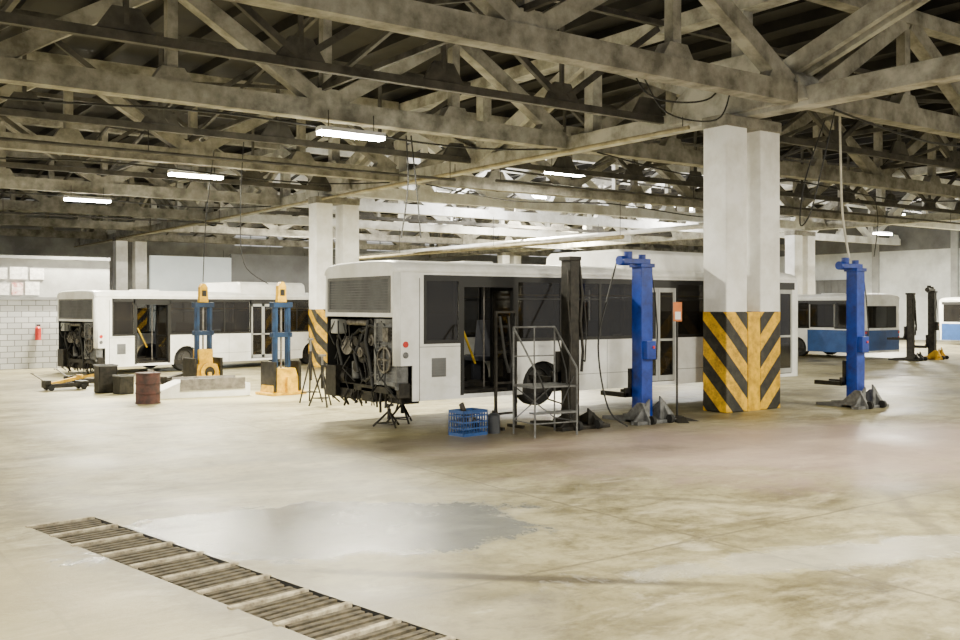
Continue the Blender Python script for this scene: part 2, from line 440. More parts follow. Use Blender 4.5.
pipe('conduit_pipe',[(29,30,5.3),(29,75.1,5.3)],.09,'pipe_y','pale pipe hung low between columns')
pipe('conduit_pipe',[(36,30,6.2),(36,75.1,6.2)],.12,'colwhite','pale pipe hung low between columns')
for x0,x1,y,z in ((-11,17.4,25.5,6.35),(19,65,25.5,6.45),(-11,17.4,45,6.3),(19,65,54,6.5)):
    pipe('sprinkler_pipe',[(x0,y,z),(x1,y,z)],.045,'beamdark','long dark pipe crossing under the roof trusses',6.95)

# ---------------------------------------------------------------- columns
def twin_column(loc):
    r=root('twin_column',loc,0,'twin whitewashed concrete column with black and yellow striped base','column','twin columns')
    for i,cx in enumerate((-.59,.59)):
        mk('column_shaft',MB().box(cx-.36,cx+.36,-.34,.34,0,6.5),'colwhite',r,bevel=.03)
        mk('hazard_band',MB().box(cx-.37,cx+.37,-.35,.35,.0,2.28),'hazard2' if i else 'hazard',r,bevel=.03)
    mk('edge_strip',MB().box(-.21,.21,-.345,.3,.0,2.26),'yellow',r)
    mk('column_capital',MB().box(-.98,.98,-.37,.37,6.45,6.71),'beam',r,bevel=.03)
    return r
c0=twin_column((18.3,15,0))
for x,y in ((18.3,35.4),(18.3,63),(48.3,35.4),(48.3,63),(48.3,15)): dup(c0,(x,y,0))

# ---------------------------------------------------------------- lamps
def lamp(loc):
    r=root('ceiling_lamp',loc,0,'long fluorescent ceiling lamp glowing warm white','lamp','fluorescent ceiling lamps')
    hs=MB().prism([(-.17,0),(.17,0),(.12,.1),(-.12,.1)],-.85,.85,axis='x')
    mk('lamp_housing',hs,'colwhite',r)
    mk('lamp_tube',MB().box(-.83,.83,-.14,.14,-.08,0),'lamp',r)
    for q in (-.6,.6): mk('suspension_rod',MB().cyl((q,0,.1),(q,0,.5),.012,5),'darksteel',r)
    return r
LAMPS=[(11.1,20.6,6.45,1.3),(10.8,30.2,6.5,1.6),(9.9,39.6,6.5,1.6),(23.2,27,7.2,1.2),(36,44,8.7,3.0),(26,52.5,8.7,2.6),  # high ones among the far trusses are added to brighten that zone
 (54,24,6.9,2.4),(56,35,6.9,2.6),(46,54,8.7,3.4),(3,2.5,6.9,.95),(12,3,6.9,1.1),(24,5,6.9,1.3),(-5,14,6.9,1.6),(38,6,6.9,1.7),(-5,27,6.9,1.9)]  # those out of view are added because the hall needs their light
l0=None
for p in LAMPS:
    if l0 is None: l0=lamp(p[:3])
    else: dup(l0,p[:3])
    ld=bpy.data.lights.new('lamp_light','AREA'); ld.shape='RECTANGLE'; ld.size=1.5; ld.size_y=.3
    ld.energy=1750*p[3]; ld.color=(1,.925,.71)
    lo=bpy.data.objects.new('lamp_light',ld); COL.objects.link(lo); lo.location=(p[0],p[1],p[2]-.14)
for (x,y,z,e) in ((28,37.3,7.9,2200),(36,43,7.9,2500),(32,51,7.9,2200),(42,38,7.9,1800),(55,33,7.9,1500)):  # bulbs with no known source, added to brighten the far trusses
    r=root('added_bulb_lamp',(x,y,z),0,'added bulb lamp to brighten the paler far trusses','lamp','added bulbs')
    mk('bulb',MB().cyl((0,0,-.12),(0,0,0),.07,12),'lamp',r); mk('bulb_cord',MB().cyl((0,0,0),(0,0,9.62-z),.012,5),'cable',r)
    ld=bpy.data.lights.new('added_bulb_light','POINT'); ld.energy=e; ld.color=(1,.97,.92); ld.shadow_soft_size=.2
    lo=bpy.data.objects.new('added_bulb_light',ld); COL.objects.link(lo); lo.location=(x,y,z-.35)

# ---------------------------------------------------------------- bus
def build_bus(loc,rot,label,body='bus',open_rear=True,doors=True,skirt=None):
    r=root('city_bus',loc,rot,label,'bus')
    W=2.9; LB=12.0; Z0=.28; ZS=2.7; GB,GT=1.40,2.6
    side=[(.62,1.40,GB,GT),(2.85,6.24,GB,GT),(7.5,10.5,GB,GT)]
    dr_=[(1.48,2.78,.36,2.5),(6.3,7.42,.36,2.5),(10.6,11.7,.36,2.5)]
    hol=side+[(2.95,4.05,Z0,1.05),(8.75,9.85,Z0,1.05)]
    if open_rear: hol=hol+[(.0,.36,Z0,.95)]
    drf=[(a,b,GB,GT) for a,b,_,_ in dr_]
    hol=hol+(dr_ if doors else drf)
    xs=sorted(set([0.1,.36,LB-.1]+[h[0] for h in hol if h[0]>0]+[h[1] for h in hol])); zs=sorted(set([Z0,ZS]+[h[2] for h in hol]+[h[3] for h in hol]))
    b=MB().grid(xs,zs,hol,0.0)
    hol2=side+drf+[(2.95,4.05,Z0,1.05),(8.75,9.85,Z0,1.05)]
    b.grid(xs,sorted(set([Z0,1.05,GB,GT,ZS])),hol2,W)
    for xc in (3.5,9.3):
        for y in (0,W):
            n=12; R=.53
            pts=[(xc+R*math.cos(math.pi*i/n),Z0+.14+ (R*.98)*math.sin(math.pi*i/n)) for i in range(n+1)]
            for i in range(n):
                (ax,az),(bx,bz)=pts[i],pts[i+1]
                b.add([(ax,y,az),(bx,y,bz),(bx,y,1.05),(ax,y,1.05)],[(0,1,2,3)])
            b.add([(xc+.55,y,Z0),(xc+R,y,Z0),(xc+R,y,1.05),(xc+.55,y,1.05)],[(0,1,2,3)])
            b.add([(xc-.55,y,Z0),(xc-R,y,Z0),(xc-R,y,1.05),(xc-.55,y,1.05)],[(0,1,2,3)])
    prof=[(0,ZS),(.02,2.79),(.08,2.86),(.2,2.91),(.6,2.935),(W/2,2.95)]
    prof=prof+[(W-y,z) for y,z in prof[-2::-1]]
    def ringx(x,k,s=0): return [(x,(y-W/2)*(1-s)+W/2,ZS+(z-ZS)*k) for y,z in prof]
    rings=[ringx(0,.8,.015),ringx(.08,.95),ringx(.25,1),ringx(LB-.4,1),ringx(LB-.1,.85),ringx(LB,.4,.03)]
    n=len(prof)
    v=[p for q in rings for p in q]
    b.add(v,[(i*n+j,i*n+j+1,(i+1)*n+j+1,(i+1)*n+j) for i in range(5) for j in range(n-1)],True)
    b.add(rings[0],[tuple(range(n))]); b.add(rings[-1],[tuple(range(n))])
    for (x0,x1) in ((0.0,.1),(LB,LB-.1)):
        for (y0,y1) in ((0,.1),(W,W-.1)):
            pts=[]
            for i in range(5):
                t=math.pi/2*i/4
                pts.append((x1+(x0-x1)*math.sin(t), y1+(y0-y1)*math.cos(t)))
            zl=Z0
            if open_rear and x0==0.0: zl=1.83 if y0>1 else .95
            for (ax,ay),(bx,by) in zip(pts,pts[1:]):
                b.add([(ax,ay,zl),(bx,by,zl),(bx,by,ZS),(ax,ay,ZS)],[(0,1,2,3)],True)
    if open_rear:
        b.grid([.1,.16,W-.16,W-.1],[.32,.5,1.86,1.94,2.64,ZS],[(.16,W-.16,1.94,2.64),(.1,W+.1,.0,1.86)],0,'x')
    else:
        b.grid([.1,.3,W-.3,W-.1],[Z0,1.4,2.4,ZS],[(.3,W-.3,1.4,2.4)],0,'x')
    b.grid([.1,.2,W-.2,W-.1],[Z0,1.1,2.5,ZS],[(.2,W-.2,1.1,2.5)],LB,'x')
    mk('bus_body',b,body,r,solid=.03)
    if skirt:
        for y in (-.03,W+.02):
            for a,c_ in ((.12,2.9),(4.1,8.7),(9.9,11.8)): mk('side_skirt',MB().box(a,c_,y,y+.01,Z0,1.3),skirt,r)
        mk('rear_skirt',MB().box(-.04,-.02,.1,W-.1,Z0+.1,1.3),skirt,r)
    mk('chassis',MB().box(.9,LB-.15,.12,W-.12,.28,.42).box(.2,3.0,.75,.9,.36,.5).box(.2,3.0,W-.9,W-.75,.36,.5),'darksteel',r)
    mk('interior_lining',MB().box(1.35,1.42,.1,W-.1,.42,2.6).box(1.4,11.9,.06,W-.06,2.62,2.66),'greyin',r)
    if doors:
        s0=None
        for sx in (3.3,4.2,5.1,7.9,8.8,9.7):
            for sy in (.55,W-.55):
                if s0 is None:
                    s_=MB().box(0,.42,-.38,.38,.85,.95).prism([(.4,.9),(.5,.9),(.58,1.75),(.5,1.75)],-.38,.38).box(.1,.3,-.05,.05,.42,.85)
                    s0=mk('passenger_seat',s_,'seat',r,(sx,sy,0))
                else:
                    q=s0.copy(); COL.objects.link(q); q.parent=r; q.location=(sx,sy,0)
        for px,py in ((2.45,.6),(6.9,1.1),(4.6,.7),(5.8,.7)):
            mk('grab_pole',MB().cyl((px,py,.42),(px,py,2.6),.018,8),'steel',r)
        mk('grab_rail',MB().cyl((1.75,.35,1.6),(2.3,.7,.9),.026,8),'yellowtube',r)
        mk('ceiling_rail',MB().cyl((2.9,.6,2.3),(11.0,.6,2.3),.02,8),'yellowtube',r)
    def pane(a,c_,y,z0=GB,z1=GT):
        mk('side_window',MB().box(a+.02,c_-.02,y-.012,y+.012,z0+.02,z1-.02),'glass',r)
    for y in (0,W):
        pane(.62,1.40,y)
        for a,c_ in ((2.85,4.0),(4.0,5.1),(5.1,6.24),(7.5,8.5),(8.5,9.45),(9.45,10.5)): pane(a,c_,y)
        if y>0 or not doors:
            for a,c_,_,_ in dr_: pane(a,c_,y)
    for y in (.0,W):
        fr=MB()
        for x in (4.0,5.1,8.5,9.45): fr.box(x-.03,x+.03,y-.02,y+.02,GB,GT)
        for a,c_ in ((2.85,5.1),(7.5,9.45)): fr.box(a,c_,y-.02,y+.02,2.2,2.225)
        for a,c_ in ((.6,1.46),(2.8,6.3),(7.44,10.58)):
            fr.box(a,c_,y-.022,y+.022,GB-.05,GB+.02); fr.box(a,c_,y-.022,y+.022,GT-.05,GT+.06)
            fr.box(a,a+.06,y-.022,y+.022,GB,GT); fr.box(c_-.06,c_,y-.022,y+.022,GB,GT)
        for a,c_ in ((1.4,2.85),(6.24,7.5),(10.5,11.8)): fr.box(a,c_,y-.022,y+.022,GT-.12,GT+.06)
        mk('window_frame',fr,'blackp',r)
    mk('windscreen',MB().box(LB-.01,LB+.01,.22,W-.22,1.12,2.48),'glass',r)
    def leaf(hx,hy,ang,w):
        fr=MB().box(0,.06,-.02,.02,0,2.1).box(w-.06,w,-.02,.02,0,2.1).box(0,w,-.02,.02,0,.12).box(0,w,-.02,.02,2.0,2.1).box(0,w,-.02,.02,.9,.95)
        f=mk('door',fr,'blackp' if ang else 'greyl',r,(hx,hy,.38),ang)
        mk('door_glass',MB().box(.06,w-.06,-.008,.008,.12,2.0),'glass',f)
    if doors:
        leaf(1.52,.0,math.radians(70),.6); leaf(2.74,.0,math.radians(102),.6)
        leaf(6.32,.0,0,.54); leaf(6.87,.0,0,.54)
        leaf(10.62,.0,0,.54); leaf(11.16,.0,0,.54)
        mk('door_frame',MB().box(1.44,1.52,-.02,.03,.34,2.52).box(2.73,2.83,-.02,.03,.34,2.52).box(1.44,2.83,-.02,.03,2.44,2.52),'blackp',r)
    if open_rear:
        mk('rear_panel',MB().box(.01,.03,.16,W-.16,1.94,2.64),'louvre',r)
        lv=MB().box(-.02,.01,.18,W-.18,1.95,2.0).box(-.02,.01,.18,W-.18,2.58,2.63)
        for i in range(10):
            z=2.04+i*.052; lv.box(-.008,.012,.26,W-.26,z,z+.014)
        lv.box(-.02,.01,.18,.26,1.95,2.63).box(-.02,.01,W-.26,W-.18,1.95,2.63)
        mk('louvre_grille',lv,'panelg',r)
    else:
        mk('rear_window',MB().box(-.01,.01,.3,W-.3,1.4,2.4),'glass',r)
    for z in (1.35,1.15): mk('side_lamp',MB().cyl((.2,-.03,z),(.2,.0,z),.06,14),'red' if z>1.2 else 'greyfeet',r)
    if not open_rear:
        for z in (.95,1.2): 
            for y in (.15,W-.15): mk('tail_lamp',MB().cyl((-.06,y,z),(-.03,y,z),.06,14),'red',r)
    vt=MB().box(.78,1.1,-.03,-.01,.72,1.08)
    for i in range(6): vt.box(.8,1.08,-.045,-.03,.75+i*.055,.765+i*.055)
    mk('side_vent',vt,'panelg',r)
    mk('panel_seam',MB().box(.5,.515,-.018,.0,Z0,2.6).box(.5,1.44,-.018,0,1.29,1.3).box(4.3,4.31,-.018,0,Z0,1.36).box(5.3,5.31,-.018,0,Z0,1.36).box(4.1,6.25,-.018,0,.62,.63).box(7.5,8.7,-.018,0,.62,.63),'panelg',r)
    mk('roof_unit',MB().prism([(.06,2.85),(W-.06,2.85),(W-.12,3.25),(W-.28,3.34),(.28,3.34),(.12,3.25)],5.9,9.0,axis='x'),body,r,bevel=.05)
    mk('roof_hatch',MB().box(2.2,2.95,.95,1.8,2.9,3.0),body,r,bevel=.02)
    for xc in (3.5,9.3):
        for yc in (.28,W-.28):
            w=mk('wheel',MB().ring((0,0,0),'y',.29,.48,.28,28),'rubber',r,(xc,yc,.49))
            s=1 if yc>1 else -1
            h=MB().cyl((0,-.08,0),(0,.08,0),.29,20).cyl((0,s*.08,0),(0,s*.14,0),.12,14)
            for i in range(8):
                t=i*math.pi/4; h.cyl((.19*math.cos(t),s*.07,.19*math.sin(t)),(.19*math.cos(t),s*.11,.19*math.sin(t)),.02,6)
            mk('wheel_hub',h,'hub',w)
    if open_rear:
        mk('engine_bay_liner',MB().box(1.28,1.34,.05,W-.05,.35,1.95).box(.04,1.3,.05,W-.05,1.86,1.92).box(.38,1.3,.04,.07,.35,1.9).box(.04,1.3,W-.07,W-.04,.35,1.9),'blackp',r)
        e=MB().box(.35,1.2,1.1,1.95,.75,1.45).box(.3,1.15,1.18,1.86,1.44,1.66).box(.4,1.1,1.25,1.8,.48,.76)
        e.cyl((.12,1.5,1.15),(.36,1.5,1.15),.2,20).cyl((.16,1.2,.8),(.36,1.2,.8),.12,16).cyl((.16,1.85,.85),(.36,1.85,.85),.11,16).cyl((.16,1.85,1.35),(.36,1.85,1.35),.09,14)
        mk('engine_block',e,'darksteel',r,bevel=.015)
        mk('air_compressor',MB().cyl((.2,2.3,1.25),(.75,2.4,1.25),.18,14).box(.25,.6,2.2,2.5,1.2,1.45),'alu',r,bevel=.01)
        mk('intake_manifold',MB().cyl((.2,1.3,1.74),(.9,1.3,1.74),.08,12).cyl((.2,1.3,1.74),(.2,2.2,1.74),.06,12),'alu',r)
        mk('alternator',MB().cyl((.12,1.15,1.4),(.4,1.15,1.4),.11,16).cyl((.08,1.15,1.4),(.12,1.15,1.4),.05,12),'alu',r)
        mk('crank_pulley',MB().cyl((.07,1.5,1.15),(.12,1.5,1.15),.1,16).cyl((.05,1.5,1.15),(.08,1.5,1.15),.05,12),'alu',r)
        mk('oil_filter',MB().cyl((.3,2.05,.6),(.3,2.05,.95),.1,14),'greyfeet',r)
        mk('air_tank',MB().cyl((.25,2.2,.62),(.25,2.75,.62),.17,16),'darksteel',r)
        rd=MB().box(.1,.22,.1,.86,.62,1.78).box(.06,.3,.06,.14,.5,1.8).box(.06,.24,.84,.92,.58,1.8).box(.06,.24,.06,.92,.56,.64).box(.06,.24,.06,.92,1.74,1.82)
        for i in range(16): rd.box(.07,.11,.14,.86,.68+i*.066,.695+i*.066)
        mk('radiator',rd,'greyfeet',r)
        mk('radiator_fan',MB().ring((.05,.5,1.05),'x',.22,.26,.06,22).box(.03,.07,.48,.52,.81,1.29).box(.03,.07,.26,.74,1.03,1.07),'alu',r)
        mk('relay_box',MB().box(.0,.1,.3,.5,1.4,1.66),'alu',r,bevel=.01)
        mk('battery_box',MB().box(.1,.34,.04,.45,.34,.62),'darksteel',r,bevel=.01)
        mk('expansion_tank',MB().box(.06,.3,2.45,2.75,1.5,1.8),'greyl',r,bevel=.03)
        h=MB()
        hoses=[[(.2,.9,1.6),(.1,1.1,1.7),(.15,1.5,1.55),(.3,1.9,1.6),(.4,2.5,1.4)],[(.2,.9,.8),(.08,1.05,.7),(.1,1.3,.6),(.2,1.6,.62),(.3,1.9,.8)],
          [(.3,2.65,1.75),(.15,2.6,1.3),(.2,2.5,.9),(.15,2.35,.5)],[(.1,1.2,1.8),(.06,1.25,1.4),(.1,1.15,1.0),(.08,1.0,.5)],[(.25,1.7,1.5),(.12,1.8,1.1),(.1,1.6,.75)]]
        for q in hoses: h.tube(q,.04,7)
        for i in range(34):
            y=random.uniform(.3,2.7); z=random.uniform(.6,1.8); h.tube([(random.uniform(.02,.2),y,z),(random.uniform(-.02,.2),y+random.uniform(-.2,.2),z-.25),(.1,min(2.75,y+random.uniform(-.3,.3)),z-.5)],.014,5)
        mk('hose',h,'cable',r)
        mk('drive_belt',MB().ring((.14,1.5,1.15),'x',.202,.215,.03,20),'rubber',r)
        lw=MB().beam((.15,.15,.46),(.15,W-.15,.46),.1,.12).cyl((.3,.4,.44),(.3,1.7,.3),.11,12).box(.1,.6,1.8,2.4,.2,.5).box(.3,.7,.3,.8,.2,.5).box(.0,.3,2.4,2.85,.22,.85).box(.1,.5,1.0,1.5,.2,.46)
        for i in range(14):
            y=.25+.18*i; lw.tube([(.15,y,.45),(.1+random.uniform(-.1,.1),y+random.uniform(-.1,.1),.25),(.15,y+random.uniform(-.15,.15),random.uniform(-.0,.15))],random.uniform(.012,.03),6)
        mk('rear_crossmember',lw,'darksteel',r)
    return r
b1=build_bus((9.40,15.72,.33),0,'white city bus raised on lifts with its engine bay open')
b2=dup(b1,(9.0,35.0,.0),math.radians(12),label='white city bus with open engine bay beside small post lifts')
b3=build_bus((42.5,25.7,0),math.radians(90),'white and blue city bus parked at the hall end',open_rear=False,doors=False,skirt='bluebus')
dup(b3,(62.5,21.4,0),math.radians(90),label='pale city bus standing near the far wall')
build_bus((39.0,30.5,0),math.radians(90),'dark grey bus parked close beside the blue one',body='darkbus',open_rear=False,doors=False)

# ---------------------------------------------------------------- lifts
def lift(loc,rot,col,label,basecol='greyfeet',H=3.4,motor=True):
    r=root('column_lift',loc,rot,label,'vehicle lift')
    k=1 if motor else .72
    c=MB().box(-.16*k,.16*k,-.15,-.1,0.06,H-.15).box(-.16*k,-.11*k,-.11,.12,.06,H-.15).box(.11*k,.16*k,-.11,.12,.06,H-.15).box(-.16*k,-.05*k,.1,.14,.06,H-.15).box(.05*k,.16*k,.1,.14,.06,H-.15)
    c.box(-.2*k,.2*k,-.18,.18,H-.2,H-.12)
    mk('lift_mast',c,col,r,bevel=.01)
    mk('lift_screw',MB().cyl((0,0,.1),(0,0,H-.2),.035,10),'steel',r)
    if motor:
        m=MB().box(-.6,.16,-.1,.1,H-.13,H-.02).cyl((-.4,0,H-.03),(-.4,0,H+.12),.09,14).cyl((-.66,0,H-.07),(-.4,0,H-.07),.1,14).cyl((0,0,H-.05),(0,0,H+.07),.08,12)
        mk('lift_motor',m,col,r,bevel=.01)
        mk('control_box',MB().box(-.13,.13,-.28,-.15,1.3,1.68),col,r,bevel=.015)
        mk('control_button',MB().cyl((.05,-.3,1.55),(.05,-.28,1.55),.03,10),'red',r)
    else:
        mk('chain_bundle',MB().tube([(.15,-.1,H-.2),(.2,-.14,2.6),(.13,-.16,2.1),(.2,-.16,1.5),(.16,-.16,1.1)],.03,6).tube([(-.12,-.1,H-.4),(-.18,-.14,2.5),(-.12,-.16,1.7),(-.17,-.16,.9)],.022,6),'darksteel',r)
    bs=MB()
    for s in(-1,1):
        bs.prism([(-.55,0),(.85,0),(.85,.07),(.15,.14),(-.2,.42*k),(-.34,.42*k),(-.55,.07)],s*.3-.04,s*.3+.04,axis='x')
    bs.box(-.62,.62,-.5,-.3,0,.07).box(-.34,.34,-.35,.15,.0,.06)
    bs.prism([(-.66,.0),(-.15,.0),(-.15,.5*k)],-.38,-.33).prism([(.7,.0),(.15,.0),(.15,.55*k)],-.38,-.33)
    mk('lift_base',bs,basecol,r,bevel=.008)
    zf=.5 if motor else .9
    fk=MB().box(-.2,.2,.14,.22,zf,zf+.6).box(-.34,-.24,.14,.9,zf,zf+.1).box(.24,.34,.14,.9,zf,zf+.1).box(-.34,.34,.14,.2,zf,zf+.2)
    mk('lift_fork',fk,'darksteel',r,bevel=.008)
    for a in (-.3,.22): mk('transport_wheel',MB().cyl((a,-.55,.09),(a+.08,-.55,.09),.09,14),'rubber',r)
    mk('power_cable',MB().tube([(.16*k,-.1,H-.2),(.26,-.12,2.6),(.3,-.15,1.9),(.22,-.2,1.3),(.12,-.22,1.35)],.015,6),'cable',r)
    return r
x,y=G(.1645,20.5); lift((x,y,0),0,'blue','blue column vehicle lift with grey steel feet beside the raised bus')
x,y=G(.381,23.5); lift((x,y,0),0,'blue','blue column vehicle lift standing alone with cable above',H=3.42)
x,y=G(.0914,19.55); lift((x,y,0),0,'darksteel','dark oily column vehicle lift beside the open bus door','darksteel',H=3.5,motor=False)
x,y=G(.437,43.5); lift((x,y,0),.2,'darksteel','dark column vehicle lift near the far bus','darksteel',H=3.1,motor=False)
x,y=G(.459,44.5); lift((x,y,0),.2,'darksteel','dark column vehicle lift with yellow feet near the far wall','yellow',H=3.2,motor=True)
def ylift(loc,rot,label,wide=.95):
    r=root('post_lift',loc,rot,label,'vehicle lift')
    for s in(-1,1): mk('lift_post',MB().cyl((s*.2,0,.5),(s*.2,0,2.45),.075,14).box(s*.2-.04,s*.2+.04,-.1,-.06,.5,2.4),'teal',r)
    mk('cross_head',MB().box(-.3,.3,-.12,.12,2.36,2.5),'teal',r,bevel=.01)
    mk('cross_bar',MB().box(-.3,.3,-.1,.1,1.55,1.68),'teal',r,bevel=.01)
    mk('warning_cap',MB().prism([(-.14,2.5),(.14,2.5),(.12,2.95),(.05,3.05),(-.05,3.05),(-.12,2.95)],-.07,.07),'yellow',r,bevel=.01)
    b=MB().prism([(-wide/2,.0),(wide/2,.0),(wide/2,.12),(wide/2-.2,.72),(-wide/2+.2,.72),(-wide/2,.12)],-.3,.3)
    b.box(-wide/2-.08,wide/2+.08,-.42,.42,0,.08).box(-.06,.06,-.42,.42,0,.5)
    mk('lift_base',b,'yellow',r,bevel=.02)
    mk('side_bracket',MB().box(-wide/2+.05,-wide/2+.13,-.34,.34,.1,.9),'darksteel',r)
    mk('side_bracket',MB().box(wide/2-.13,wide/2-.05,-.34,.34,.1,.9),'darksteel',r)
    mk('lift_screw',MB().cyl((0,0,.6),(0,0,2.4),.03,8),'steel',r)
    mk('cap_sign',MB().box(-.07,.07,-.08,-.07,2.68,2.85),'blackp',r)
    return r
x,y=G(-.202,26.8); ylift((x,y,0),.15,'blue twin post lift on a yellow tapered base')
x,y=G(-.2812,28.6); yl=ylift((x,y,0.0),.15,'blue twin post lift with round yellow gear guard and base',1.0)
mk('gear_guard',MB().ring((0,-.36,.5),'y',.16,.27,.08,26),'yellow',yl); mk('gear_wheel',MB().cyl((0,-.38,.5),(0,-.34,.5),.16,20),'darksteel',yl)
mk('yellow_housing',MB().box(-.22,.22,-.2,.2,.7,1.15),'yellow',yl,bevel=.03)

x,y=G(-.285,26.2)
pr=root('low_ramp',(x,y,0),-.1,'low dirty white steel ramp on the floor by the lift','ramp')
mk('ramp_deck',MB().prism([(-1.25,.0),(1.25,.0),(1.25,.34),(.5,.44),(-.55,.44),(-1.25,.16)],-.45,.45),'bus',pr,bevel=.02)
for q in (-.48,.45): mk('ramp_rail',MB().box(-.6,1.1,q,q+.03,.2,.5),'steel',pr)

x,y=G(-.337,24.3)
dr=root('oil_drum',(x,y,0),0,'rusty dark red oil drum standing on the floor','drum')
d=MB().cyl((0,0,0),(0,0,.76),.29,28)
for z in (.02,.26,.5,.74): d.cyl((0,0,z-.015),(0,0,z+.015),.305,28)
mk('drum_shell',d,'rust',dr)
mk('drum_bung',MB().cyl((.15,0,.76),(.15,0,.785),.035,10),'steel',dr)
for i,(px,dd,w,h) in enumerate(((-.380,27.4,.5,.75),(-.362,26.9,.4,.5))):
    x,y=G(px,dd)
    r=root('metal_bin',(x,y,0),.2*i,'dark grey square metal bin on the floor','bin')
    b=MB().prism([(-w/2*.85,0),(w/2*.85,0),(w/2,h),(-w/2,h)],-w/2,-w/2+.03).prism([(-w/2*.85,0),(w/2*.85,0),(w/2,h),(-w/2,h)],w/2-.03,w/2)
    b.prism([(-w/2,0),(w/2,0),(w/2,h),(-w/2,h)],-w/2,-w/2+.03,axis='x').prism([(-w/2,0),(w/2,0),(w/2,h),(-w/2,h)],w/2-.03,w/2,axis='x').box(-w/2,w/2,-w/2,w/2,0,.03)
    mk('bin_body',b,'darksteel',r); mk('bin_rim',MB().beam((-w/2,-w/2,h),(w/2,-w/2,h),.04,.04).beam((-w/2,w/2,h),(w/2,w/2,h),.04,.04).beam((-w/2,-w/2,h),(-w/2,w/2,h),.04,.04).beam((w/2,-w/2,h),(w/2,w/2,h),.04,.04),'panelg',r)
def trolley(loc,rot,label,col='yellow'):
    r=root('trolley_jack',loc,rot,label,'jack')
    mk('jack_frame',MB().box(-.6,.6,-.2,-.14,.08,.2).box(-.6,.6,.14,.2,.08,.2).box(.3,.6,-.2,.2,.08,.24).box(-.6,-.45,-.2,.2,.08,.3),'darksteel',r,bevel=.01)
    mk('lift_arm',MB().beam((-.45,0,.18),(.4,0,.34),.16,.08).cyl((.4,0,.34),(.4,0,.42),.09,12),col,r)
    mk('jack_handle',MB().cyl((-.55,0,.25),(-.9,0,.5),.02,8).cyl((-.9,-.12,.5),(-.9,.12,.5),.02,8),'steel',r)
    for a in (-.45,.45):
        for s in (-.25,.2): mk('jack_wheel',MB().cyl((a,s,.08),(a,s+.05,.08),.08,12),'rubber',r)
    return r
x,y=G(-.421,28.2); trolley((x,y,0),.1,'low black trolley jack with yellow arm on the floor')
x,y=G(-.40,29.8); trolley((x,y,0),-.6,'low black trolley jack lying near the bus')
x,y=G(-.31,29.8); trolley((x,y,0),.4,'low dark trolley jack beside the open bus doorway','darksteel')
def stand(loc,h,label,rot=0):
    r=root('jack_stand',loc,rot,label,'jack stand')
    m=MB()
    for i in range(3):
        t=i*2*math.pi/3+.4; m.cyl((0,0,h*.7),(.32*math.cos(t),.32*math.sin(t),.02),.022,8)
        t2=t+2*math.pi/3; m.cyl((.25*math.cos(t),.25*math.sin(t),h*.17),(.25*math.cos(t2),.25*math.sin(t2),h*.17),.014,6)
    m.cyl((0,0,h*.35),(0,0,h*.8),.04,10)
    mk('stand_legs',m,'darksteel',r)
    mk('stand_saddle',MB().cyl((0,0,h*.7),(0,0,h-.04),.026,10).box(-.08,.08,-.05,.05,h-.05,h),'steel',r)
    return r
stand((10.5,17.3,0),.58,'dark tripod jack stand supporting the rear of the raised bus')
stand((9.95,16.9,0),.46,'dark tripod jack stand supporting the rear of the raised bus')
x,y=G(-.16,23.4); stand((x,y,0),1.25,'tall dark tripod stand beside the raised bus')
x,y=G(-.172,24.4); stand((x,y,0),1.6,'tall dark tripod stand beside the raised bus',.8)

# work steps
x,y=G(.066,18.45)
r=root('work_steps',(x,y,0),-.12,'grey steel work platform with handrails beside the bus door','step ladder')
w2,dp=.46,.38
fr=MB()
for sx in(-w2,w2):
    fr.cyl((sx,-dp,0),(sx,-dp,1.25),.018,8).cyl((sx,dp,0),(sx,dp,2.0),.018,8).cyl((sx,-dp,1.25),(sx,dp,2.0),.018,8)
    fr.cyl((sx,-dp,.25),(sx,dp,.25),.014,6).cyl((sx,-dp,.9),(sx,dp,.9),.014,6)
fr.cyl((-w2,dp,2.0),(w2,dp,2.0),.018,8).cyl((-w2,dp,.25),(w2,dp,.9),.013,6).cyl((w2,dp,.25),(-w2,dp,.9),.013,6).cyl((-w2,-dp,.25),(w2,-dp,.25),.014,6)
fr.cyl((0,dp,.9),(0,dp,2.0),.013,6).cyl((-w2,dp,1.45),(w2,dp,1.45),.013,6)
mk('steps_frame',fr,'greyfeet',r)
mk('platform',MB().box(-w2,w2,-dp,dp,.9,.93),'greyfeet',r)
mk('tread',MB().box(-w2,w2,-dp-.03,-dp+.2,.42,.45),'greyfeet',r)
mk('hung_cable',MB().tube([(-.4,-.36,1.2),(-.2,-.42,.7),(.1,-.42,.6),(.4,-.36,1.1)],.016,6).tube([(.45,.3,1.9),(.4,-.1,1.2),(.42,-.2,.3)],.016,6),'cable',r)
x,y=G(.026,19.3)
r=root('tool_frame',(x,y,0),.05,'tall black steel tool frame beside the bus door','frame')
f=MB()
for sx in (-.25,.25): f.box(sx-.025,sx+.025,-.025,.025,.0,2.3)
for z in (.3,.9,1.5,2.0,2.28): f.box(-.27,.27,-.02,.02,z-.02,z+.02)
for sx in (-.25,.25): f.box(sx-.03,sx+.03,-.25,.22,0,.06)
mk('frame_bars',f,'darksteel',r)
mk('hung_hose',MB().tube([(-.2,-.06,2.2),(-.1,-.1,1.4),(.0,-.1,1.1),(.1,-.1,1.4),(.2,-.06,2.2)],.03,7).tube([(.0,-.08,2.2),(.1,-.12,.9),(.2,-.1,.5)],.025,7),'cable',r)

